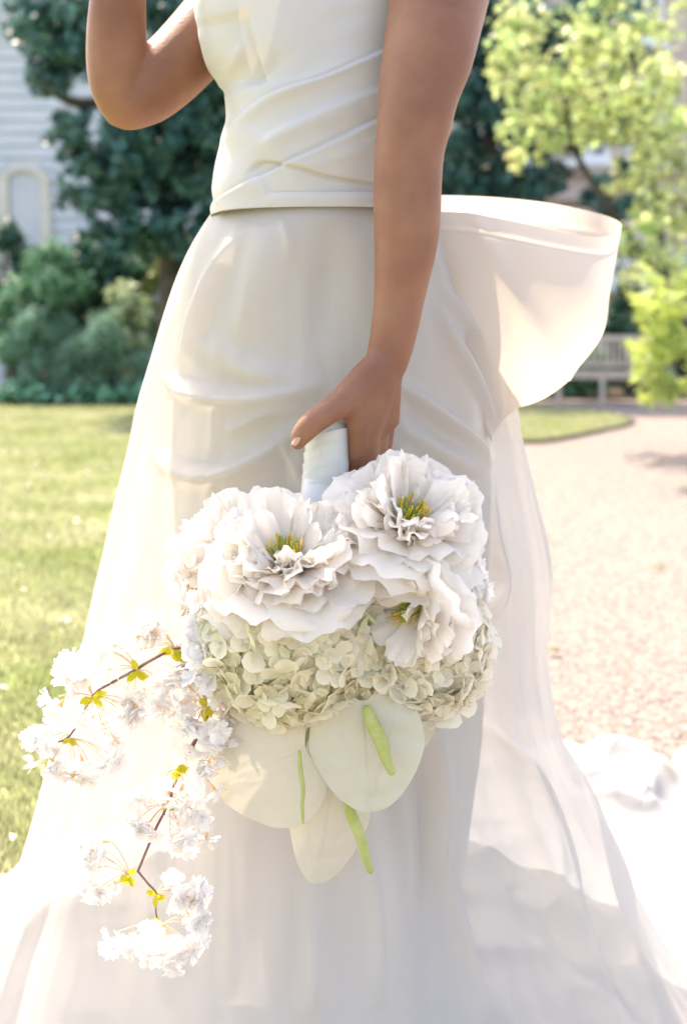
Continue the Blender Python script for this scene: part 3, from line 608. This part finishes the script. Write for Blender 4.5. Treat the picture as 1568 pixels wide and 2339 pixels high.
# other arm, bent, elbow low and hand up by the head
B.tube([P(600,-110,1.86), P(520,10,1.83), P(430,120,1.79), P(350,195,1.76), P(300,228,1.745), P(283,228,1.742)], [.048,.046,.045,.043,.037,.033], 24, 40)
B.tube([P(285,232,1.742), P(268,180,1.735), P(266,100,1.73), P(270,0,1.72), P(280,-110,1.71), P(292,-230,1.70)], [(.034,.034),(.036,.036),(.037,.037),(.034,.034),(.028,.028),(.022,.022)], 24, 40)
B.tube([P(292,-230,1.70), P(300,-290,1.70), P(308,-340,1.70)], [(.022,.018),(.032,.016),(.030,.014)], 14, 10)
for i, (dx, l) in enumerate([(-34, 90), (-14, 110), (8, 105), (28, 80)]):
    B.tube([P(308+dx,-340,1.70-.004*i), P(312+dx,-340-l*.5,1.695), P(330+dx,-340-l,1.70)], [.009,.008,.0065], 10, 10)
B.tube([P(280,-270,1.69), P(245,-320,1.68), P(235,-370,1.68)], [.012,.011,.008], 10, 10)
# legs
for kx, Yl, f in ((690, 1.68, -20), (830, 1.78, 40)):
    Yl += .06; B.tube([P(745, 590, 1.78), P(kx+40, 760, Yl), P(kx+f*.5, 1300, Yl), P(kx+f, 1700, Yl), P(kx+f*1.2, 2200, Yl)], [.09,.075,.060,.054,.036], 18, 30)
    ft = P(kx+f*1.2, 2200, Yl); B.tube([Vector((ft.x, ft.y, .07)), Vector((ft.x-.04, ft.y-.01, .045)), Vector((ft.x-.10, ft.y-.03, .04))], [.04,.036,.022], 12, 10)
body = link('body', fuse('body', B, .0034, M['skin'], 5), bride)
# nails
def nail(c, along, nrm, l, w_):
    a = along.normalized(); nn = (nrm - a*nrm.dot(a)).normalized(); s = a.cross(nn); V = []; Fc = []
    for i in range(7):
        for j in range(7):
            u_, v_ = i/3-1, j/3-1; v2 = v_*math.sqrt(max(0, 1-.55*u_*u_)) 
            V.append(c + a*u_*l + s*v2*w_ - nn*(v2*v2*w_*.45))
    for i in range(6):
        for j in range(6): Fc.append((i*7+j, i*7+j+1, (i+1)*7+j+1, (i+1)*7+j))
    return mesh('fingernail', V, Fc, M['nail'])
link('fingernail', nail(P(674, 1001, 1.4338), P(676,1018,1.44)-P(690,985,1.44), Vector((-.75,-.66,.2)), .0075, .0055), body)
hb = MB(); hb.tube([P(800,-330,1.68), P(800,-430,1.68), P(790,-540,1.68), P(770,-625,1.67), P(720,-610,1.67), P(700,-570,1.67)], [.05,.085,.092,.075,.06,.03], 20, 26); hb.tube([P(880,-430,1.68), P(900,-400,1.68), P(890,-350,1.68)], [.05,.06,.04], 14, 10)
link('hair', hb.me('hair', M['hair']), bride)
# ================================================================== BOUQUET
bq = thing('bouquet', tuple(P(740, 1000, 1.48)), 'white bouquet of peonies, hydrangea, anthurium and trailing cherry blossom held head down', 'bouquet')
hd = MB(); hd.tube([P(752,992,1.484), P(746,1040,1.484), P(738,1110,1.482), P(735,1220,1.47)], [(.0225,.0225),(.0235,.0235),(.024,.024),(.028,.028)], 28, 30)
for vi, v_ in enumerate(hd.V): pass
hnd = link('handle', hd.me('handle', M['ribbon']), bq)
rb = MB()
for k_ in range(7):                                # overlapping turns of ribbon
    y = 1010 + k_*26; c = P(749 - k_*2.0, y, 1.484); V = []; n_ = 28
    for j in range(n_+1):
        a = 2*math.pi*j/n_
        for dz_ in (-.0072, .0072): V.append(c + Vector((math.cos(a)*(.0262 if dz_ > 0 else .0250), math.sin(a)*(.0262 if dz_ > 0 else .0250), dz_*1.1 + .009*math.cos(a+.6) )))
    rb.add(V, [(2*j, 2*j+2, 2*j+3, 2*j+1) for j in range(n_)])
link('ribbon_wrap', rb.me('ribbon_wrap', M['ribbon']), hnd)
def petal_mesh(w_, ruf, cup, seed, m, fr=1.0, nu=10, nv=11, nm='petal', pw=.55, notch=.0):
    V = []; Fc = []; r_ = random.Random(seed); ph = [r_.uniform(0, 6.28) for _ in range(6)]
    for i in range(nu):
        t = i/(nu-1)
        ww = w_ * (math.sin(math.pi*min(1, t*.62+.04))**pw) * (1 - .35*max(0, t-.85)/.15*.6)
        for j in range(nv):
            s = j/(nv-1)*2-1
            e = t*t
            z = cup*(t*t*.5) + cup*.5*s*s*ww - ruf*e*(.5*math.sin(s*7*fr+ph[0]) + .22*math.sin(s*13*fr+ph[1]+t*3))
            y = t*math.sqrt(1 - .42*s*s*t) + ruf*.45*e*e*(math.sin(s*9*fr+ph[2])*.5 + math.sin(s*19*fr+ph[3])*.28) - notch*math.exp(-(s/.2)**2)*e*e
            x = s*ww*(.75 + .35*t) + ruf*.35*e*math.sin(t*9+ph[4]+s*3)
            V.append((x, y, z))
    for i in range(nu-1):
        for j in range(nv-1): Fc.append((i*nv+j, i*nv+j+1, (i+1)*nv+j+1, (i+1)*nv+j))
    return mesh(nm, V, Fc, m)
PO = [petal_mesh(.60, .09, -.38, s, M['petal'], nu=12, nv=15) for s in range(5)]
PM = [petal_mesh(.46, .11, -.42, 20+s, M['petal'], nu=11, nv=11) for s in range(5)]
PI = [petal_mesh(.24, .11, -.34, 40+s, M['petal'], fr=.9, nu=9, nv=9, notch=.10) for s in range(5)]
def frame(axis, hint=Vector((0, 0, 1))):
    z = axis.normalized(); x = hint.cross(z)
    if x.length < .05: x = Vector((1, 0, 0)).cross(z)
    x.normalize(); return Matrix((x, z.cross(x), z)).transposed()   # columns x, y, z
def petal_mat(c, Fm, phi, tilt, scale, off=0.0, twist=0.0, sx=1.0):
    # petal local: +Y along length, +Z upper face; tilt from axis
    Rr_ = Fm @ Matrix.Rotation(phi, 3, 'Z') @ Matrix.Rotation(math.pi/2 - tilt, 3, 'X') @ Matrix.Rotation(twist, 3, 'Y')
    p = c + Fm @ (Matrix.Rotation(phi, 3, 'Z') @ Vector((0, off, 0)))
    return Matrix.Translation(p) @ Rr_.to_4x4() @ Matrix.Diagonal((scale*sx, scale, scale, 1))
def peony(c, axis, rad, label, seed, n_out=13, n_mid=20, n_in=46, open_=1.0, gap=.0):
    random.seed(seed); Fm = frame(axis); c0 = c - axis.normalized()*rad*.45
    pist = MB()
    for k_ in range(4):
        a = k_*1.57+.4; q = c0 + Fm @ Vector((math.cos(a)*.05*rad, math.sin(a)*.05*rad, 0))
        pist.tube([q, q + Fm @ Vector((math.cos(a)*.03*rad, math.sin(a)*.03*rad, .24*rad)), q + Fm @ Vector((math.cos(a)*.10*rad, math.sin(a)*.10*rad, .40*rad))], [.06*rad, .055*rad, .02*rad], 8, 8)
    p = link('peony', pist.me('peony', M['pistil']), bq, label=label)
    stm = MB()
    for k_ in range(34):
        a = random.uniform(0, 6.28); r0 = random.uniform(.04, .16)*rad; sp = random.uniform(.0, .12)*rad; h_ = random.uniform(.36, .62)*rad
        q0 = c0 + Fm @ Vector((math.cos(a)*r0, math.sin(a)*r0, 0)); q1 = c0 + Fm @ Vector((math.cos(a)*(r0+sp), math.sin(a)*(r0+sp), h_))
        q1 = q0 + (q1-q0)*.82; stm.tube([q0, (q0+q1)/2, q1], [.005*rad, .006*rad, .012*rad], 4, 4)
    link('stamens', stm.me('stamens', M['stamen']), p)
    def put(meshes, phi, tilt, sc, off, tw, sx=1): link('petal', random.choice(meshes), p, petal_mat(c0, Fm, phi, tilt, sc, off, tw, sx))
    for k_ in range(n_out): put(PO, k_*2.399+random.uniform(-.2,.2), R(random.uniform(66, 98))*open_, rad*random.uniform(.95, 1.12), rad*.06, random.gauss(0,.15))
    for k_ in range(n_mid): put(PM, k_*2.399+random.uniform(-.3,.3), R(random.uniform(42, 72))*open_, rad*random.uniform(.82, 1.0), rad*.08, random.gauss(0,.25))
    for k_ in range(n_in): put(PI, k_*2.399+random.uniform(-.3,.3), R(random.uniform(14, 52)), rad*random.uniform(.60, .98), rad*.13, random.gauss(0,.5), random.uniform(.8, 1.3))
    random.seed(seed+99)
    return p
peony(P(648, 1236, 1.375), Vector((-.04, -.56, .82)), .086, 'large open white peony at the upper left of the bouquet facing the camera', 1, n_out=18, n_mid=28, n_in=60)
peony(P(945, 1150, 1.395), Vector((.22, -.60, .77)), .083, 'large open white peony at the upper right of the bouquet under the hand', 2, n_out=16, n_mid=24, n_in=54)
peony(P(905, 1400, 1.375), Vector((-.72, -.66, -.08)), .066, 'shaded white peony low on the right of the bouquet with a dark centre', 3, n_out=12, n_mid=16, n_in=22)
peony(P(500, 1225, 1.43), Vector((-.55, -.60, .50)), .064, 'smaller white peony at the left edge of the bouquet', 4, n_in=30)
peony(P(1010, 1290, 1.42), Vector((.5, -.65, .1)), .058, 'white peony seen edge on at the right side of the bouquet', 5, n_in=30)
# hydrangea florets
def floret(seed, m):
    r_ = random.Random(seed); b = MB()
    for k_ in range(4):
        a = k_*math.pi/2 + r_.uniform(-.15, .15); c_, s_ = math.cos(a), math.sin(a); V = []; l = r_.uniform(.85, 1.1)
        pts = [(0,0,0),(.34,.35,.10),(.50,.68,.15),(.34,.98,.10),(0,1.08,.03),(-.34,.98,.10),(-.50,.68,.15),(-.34,.35,.10),(0,.6,-.02)]
        for x, y, z in pts: V.append((c_*x*l - s_*y*l, s_*x*l + c_*y*l, z + r_.uniform(-.05,.05)))
        b.add(V, [(q,(q+1)%8,8) for q in range(8)])
    return b.me('floret', m)
FH = [floret(s, M['hydr']) for s in range(4)]; FW = [floret(10+s, M['hydrw']) for s in range(4)]
def ball(c, r, m, sq=(1,1,1), n=16):
    V = []; Fc = []
    for i in range(n+1):
        t = math.pi*i/n
        for j in range(2*n):
            a = math.pi*j/n; V.append(c + Vector((math.sin(t)*math.cos(a)*r*sq[0], math.sin(t)*math.sin(a)*r*sq[1], math.cos(t)*r*sq[2])))
    for i in range(n):
        for j in range(2*n): k_ = (j+1) % (2*n); Fc.append((i*2*n+j, (i+1)*2*n+j, (i+1)*2*n+k_, i*2*n+k_))
    return V, Fc
def hydrangea(c, r, sq, n, meshes, label, fs=.0200):
    p = link('hydrangea', mesh('hydrangea', *ball(c, r*.88, None, sq), M['greenin']), bq, label=label)
    for k_ in range(n):
        z = 1 - 2*(k_+.5)/n; a = k_*2.399963; rr = math.sqrt(1-z*z); dv = Vector((rr*math.cos(a), rr*math.sin(a), z))
        if dv.y > .55: continue
        pos = c + Vector((dv.x*sq[0], dv.y*sq[1], dv.z*sq[2]))*r*random.uniform(.88, 1.08)
        nrm = (dv + Vector((random.gauss(0,.35), random.gauss(0,.35), random.gauss(0,.35)))).normalized()
        Fm = frame(nrm) @ Matrix.Rotation(random.uniform(0, 6.28), 3, 'Z')
        link('floret', random.choice(meshes), p, Matrix.Translation(pos) @ Fm.to_4x4() @ Matrix.Diagonal((1,1,1,1)).to_4x4() @ Matrix.Scale(fs*random.uniform(.8, 1.3), 4))
    return p
hydrangea(P(655, 1462, 1.405), .076, (1.1, .75, 1.08), 430, FH, 'greenish white hydrangea head in the middle of the bouquet')
hydrangea(P(970, 1480, 1.43), .064, (1.0, .7, 1.1), 330, FW, 'pale hydrangea head at the lower right of the bouquet')
hydrangea(P(800, 1500, 1.42), .056, (1.1, .6, .9), 220, FH, 'small greenish hydrangea head above the anthuriums')
# slim pale bracts between the flowers
lb = MB()
for k_ in range(60):
    p0 = P(random.uniform(520, 850), random.uniform(1350, 1430), 1.385 + random.uniform(-.01,.02)); a = random.gauss(-1.5, .55); l = random.uniform(.014, .034)
    dv = Vector((math.cos(a), random.uniform(-.5, .1), math.sin(a)))*l; s = dv.cross(Vector((0,1,0))).normalized()*l*.13
    lb.add([p0, p0+dv*.5+s, p0+dv, p0+dv*.5-s], [(0,1,2,3)])
link('bract', lb.me('bract', M['greenin']), bq)['kind'] = 'stuff'
# anthuriums
def anthurium(base, tip, width, Y, dY, sp0, sp1, spr, label, cup=.15, lobe=.22, dark=False):
    b0, t0 = P(base[0], base[1], Y), P(tip[0], tip[1], Y + dY); al = t0-b0; L_ = al.length; a = al/L_
    nn = Vector((0, -1, 0)); nn = (nn - a*nn.dot(a)).normalized(); s = a.cross(nn); hw = width/F*Y/2
    V = []; nr_, na = 40, 120
    for i in range(nr_+1):
        q = i/nr_
        for j in range(na):
            f = 2*math.pi*j/na
            # heart outline: f = 0 at tip
            ca, sa = math.cos(f), math.sin(f)
            x = hw * (abs(sa)**.9)*math.copysign(1, sa) * (1 - .30*max(0, ca))
            y = (L_*(.42 + .58*max(ca, 0)**1.0*1.0) if ca > 0 else L_*.42 + L_*(.42+lobe)*ca)
            if ca < 0: y += L_*(lobe+.0)*math.exp(-(sa/.25)**2) 
            y = L_*.12 + (y - L_*.12)
            px_, py_ = x*q, L_*.12 + (y - L_*.12)*q
            rr = q*q
            z = -cup*L_*(px_/hw)**2*.5 + cup*.6*L_*rr*math.sin(3*f+Y*40)*.25 - .12*L_*(max(0, py_/L_))**2 + .0010*math.sin(f*9)*rr + .0012*float(vnoise(np.array(px_*60+7), np.array(py_*75), 61))*min(1, q*2) + .0003*float(vnoise(np.array(px_*210+3), np.array(py_*210), 62)) - .0007*math.exp(-(((abs(px_)-.45*(L_-py_)*.6)/.0025)**2))*(1 if py_ > 0 else 0) - .001*math.exp(-((px_/.002)**2))
            V.append(b0 + s*px_ + a*py_ + nn*z)
    Fc = []
    for i in range(nr_):
        for j in range(na): k_ = (j+1) % na; Fc.append((i*na+j, i*na+k_, (i+1)*na+k_, (i+1)*na+j))
    me = mesh('anthurium', V, Fc, M['spathe']); p = link('anthurium', me, bq, label=label)
    q0, q1 = P(sp0[0], sp0[1], Y-.012), P(sp1[0], sp1[1], Y-.024)
    m_ = (q0+q1)/2 + Vector((.002, -.002, 0)); r = spr/F*Y
    sd = MB().tube([q0, q0*.75+q1*.25, m_, q1*.75+q0*.25, q1], [r*.75, r*1.05, r, r*.85, r*.6], 14, 20); link('spadix', sd.me('spadix', M['spadix']), p)
    return p
anthurium((915,1545), (935,1735), 190, 1.425, 0, (905,1560), (915,1600), 5, 'cream anthurium tucked behind at the right of the bouquet')
anthurium((765,1760), (725,2035), 200, 1.415, .01, (790,1825), (845,1988), 13, 'pale anthurium hanging lowest with a long green spadix', cup=.22)
anthurium((700,1715), (480,1800), 345, 1.394, .0, (684,1718), (692,1880), 5, 'round cream anthurium at the lower left of the bouquet', lobe=.14)
anthurium((830,1600), (850,1865), 275, 1.385, -.01, (838,1622), (893,1762), 16, 'central anthurium with a thick green spadix')
sb = MB()
for a, c in (((825,1600,1.39),(822,1540,1.42)), ((690,1716,1.40),(740,1560,1.44)), ((768,1770,1.415),(790,1560,1.45)), ((912,1556,1.425),(880,1480,1.45))): sb.tube([P(*a), P(*c)], [.0025, .0028], 8, 6)
link('stem', sb.me('stem', M['greenin']), bq)
# cherry blossom sprays
def blossom(seed):
    r_ = random.Random(seed); b = MB()
    for k_ in range(12):
        a = k_*2.399 + r_.uniform(-.2,.2); c_, s_ = math.cos(a), math.sin(a); el = R(r_.uniform(0, 62) if k_ > 5 else r_.uniform(-8, 22)); l = r_.uniform(.75, 1.1)
        pts = [(0,.05,0),(.26,.4,.05),(.36,.75,.02),(.14,1.0,-.02),(0,.90,.0),(-.14,1.02,.02),(-.36,.75,.04),(-.26,.4,.05),(0,.55,-.06)]; V = []
        for x, y, z in pts:
            z += r_.uniform(-.07,.07); y2 = y*math.cos(el) - z*math.sin(el); z2 = y*math.sin(el) + z*math.cos(el)
            V.append((c_*x*l - s_*y2*l, s_*x*l + c_*y2*l, z2*l))
        b.add(V, [(0,1,8),(1,2,8),(2,3,8),(3,4,8),(4,5,8),(5,6,8),(6,7,8),(7,0,8)])
    return b.me('blossom', M['blossom'])
BL = [blossom(s) for s in range(6)]
cal = MB().tube([Vector((0,0,-.75)), Vector((0,0,-.45)), Vector((0,0,-.1)), Vector((0,0,.05))], [.06,.14,.18,.10], 8, 8).me('calyx', M['calyx'])
def leafbud(seed):
    r_ = random.Random(seed); b = MB()
    for k_ in range(4):
        a = r_.uniform(0, 6.28); l = r_.uniform(.7, 1.1); dv = Vector((math.cos(a), r_.uniform(-.6,.6), math.sin(a))); dv.normalize(); s = dv.cross(Vector((.2,1,0))).normalized(); n_ = dv.cross(s)
        b.add([Vector((0,0,0)), dv*.35*l + s*.24, dv*.7*l + s*.22, dv*l, dv*.7*l - s*.22, dv*.35*l - s*.24, dv*.5*l + n_*.12], [(0,1,6),(1,2,6),(2,3,6),(3,4,6),(4,5,6),(5,0,6)])
    return b.me('young_leaf', M['bud'])
LBm = [leafbud(s) for s in range(5)]
def spray(path, rad, clusters, label, Y0=1.40):
    tw = MB().tube([P(*p) for p in path], rad, 8, 60); br = link('blossom_branch', tw.me('blossom_branch', M['twig']), bq, label=label)
    pd = MB()
    for (bx, by, bY, ls, fl) in clusters:
        c = P(bx, by, bY)
        if ls: link('young_leaf', random.choice(LBm), br, Matrix.LocRotScale(c + Vector((0,-.004,0)), Euler((0, random.uniform(0,6.28), 0)), Vector((1,1,1))*ls))
        for fx, fy in fl:
            for rep in range(4):
                q = P(fx + random.gauss(0, 15), fy + random.gauss(0, 13), bY + random.uniform(-.016, .014)); dr_ = (q-c); ax = (dr_.normalized() + Vector((random.gauss(0,.5), random.gauss(-.35,.5), random.gauss(-.35,.3)))).normalized()
                s = random.uniform(.012, .0165); Mx = Matrix.Translation(q) @ frame(ax).to_4x4() @ Matrix.Scale(s, 4)
                link('blossom', random.choice(BL), br, Mx)
                if rep < 2:
                    if rep == 0: link('calyx', cal, br, Mx @ Matrix.Scale(.75, 4))
                    e = q - ax*s*.7; mdl = (c+e)/2 + Vector((0, 0, .004)); pd.tube([c, mdl, e], [.0006, .00055, .0006], 4, 6)
    if pd.V: link('pedicels', pd.me('pedicels', M['pedicel']), br)['kind'] = 'stuff'
    return br
spray([(600,1440,1.44),(520,1480,1.42),(450,1482,1.405),(400,1482,1.40),(345,1508,1.398),(310,1530,1.395),(255,1560,1.39),(212,1590,1.39),(160,1680,1.385),(110,1700,1.385),(78,1712,1.385)], [.0026,.0022,.002,.0018,.0018,.0017,.0015,.0014,.0012,.001,.0008],
      [(400,1482,1.40,.019,[(370,1440),(335,1470),(425,1520),(330,1425),(450,1470),(400,1540),(285,1440)]), (315,1530,1.395,.016,[(228,1500),(262,1545),(375,1560),(345,1600),(290,1600),(250,1470),(390,1610)]),
       (212,1590,1.39,.016,[(145,1545),(125,1610),(165,1520),(285,1630),(240,1650),(262,1690),(325,1640),(205,1650),(180,1560)]), (162,1685,1.385,.012,[(128,1765),(155,1775),(182,1765),(215,1772),(110,1700),(240,1740)]), (78,1712,1.385,0,[(95,1745),(88,1695),(110,1690)])],
      'cherry blossom branch reaching out to the left from the bouquet')
spray([(590,1480,1.43),(545,1540,1.41),(505,1590,1.40),(480,1622,1.395),(440,1705,1.39),(403,1780,1.39),(385,1835,1.388),(355,1895,1.385),(315,1990,1.38)], [.0028,.0026,.0024,.0022,.002,.0018,.0016,.0015,.0014],
      [(472,1612,1.39,.014,[(450,1560),(425,1600),(455,1655),(430,1540),(470,1500),(420,1650)]), (480,1658,1.39,.013,[(490,1715),(465,1745),(505,1685),(450,1720)]), (403,1755,1.388,.016,[(380,1810),(430,1800),(465,1775),(345,1815),(410,1840)]),
       (388,1838,1.386,.008,[(310,1870),(342,1905),(400,1925),(432,1935),(462,1880),(300,1840),(430,1870)]), (299,1998,1.38,.014,[(218,1930),(214,1980),(228,2040),(242,2020),(208,1955)]), (548,1535,1.40,.0,[(480,1450),(470,1530),(515,1585),(500,1640),(500,1420),(455,1400)])],
      'long cherry blossom branch hanging down at the left of the bouquet')
spray([(315,1990,1.38),(338,2018,1.378),(358,2042,1.377),(356,2080,1.376),(362,2110,1.376)], [.0014,.0013,.0011,.001,.0008],
      [(357,2040,1.377,.013,[(430,2030),(452,2062),(440,2095),(415,2060)]), (368,2112,1.376,.015,[(270,2150),(302,2172),(342,2184),(390,2192),(430,2165),(452,2135),(320,2150),(400,2150)])],
      'tip of the hanging cherry blossom branch near the bottom')
spray([(560,1250,1.44),(480,1300,1.43),(430,1380,1.425)], [.002,.0016,.001], [(440,1340,1.42,0,[(415,1290),(420,1350),(430,1410),(445,1460),(410,1250)])], 'short blossom sprig close against the left side of the bouquet')
spray([(1000,1330,1.45),(1060,1360,1.44),(1085,1400,1.44)], [.002,.0016,.001], [(1070,1360,1.43,0,[(1085,1290),(1090,1340),(1080,1420),(1075,1490)])], 'short blossom sprig close against the right side of the bouquet')
# ================================================================== small things on the ground
for i, (x, y, s, lb_) in enumerate([(1265,1490,.022,'dark fallen leaf on the gravel beside the skirt'), (1503,1056,.05,'dark fallen leaf on the gravel below the small lawn'), (1503,1296,.03,'fallen leaf on the gravel at the right edge')]):
    c = G(x, y, .012); V = [c + Vector((s*a, s*b_*1.3, z)) for a, b_, z in ((-1,0,0),(-.3,.5,.012),(.5,.45,.01),(1,.1,.004),(.5,-.4,.014),(-.3,-.45,.006),(0,0,.002))]
    o = link('fallen_leaf', mesh('fallen_leaf', V, [(0,1,6),(1,2,6),(2,3,6),(3,4,6),(4,5,6),(5,0,6)], M['leafdead'])); tag(o, lb_, 'leaf')
n = 240; Yq = 2.2 + 10*rng.uniform(0, 1, n)**1.4; Xq = -Yq*rng.uniform(.0, .3, n)
V, Fc = leaves(np.stack([Xq, Yq, np.full(n, .045)], 1), np.full(n, .01), 260, .022, .8, 4); o = link('fallen_petals', mesh('fallen_petals', V, Fc, M['fpetal'])); tag(o, 'pale petals scattered over the lawn', 'petals'); o['kind'] = 'stuff'
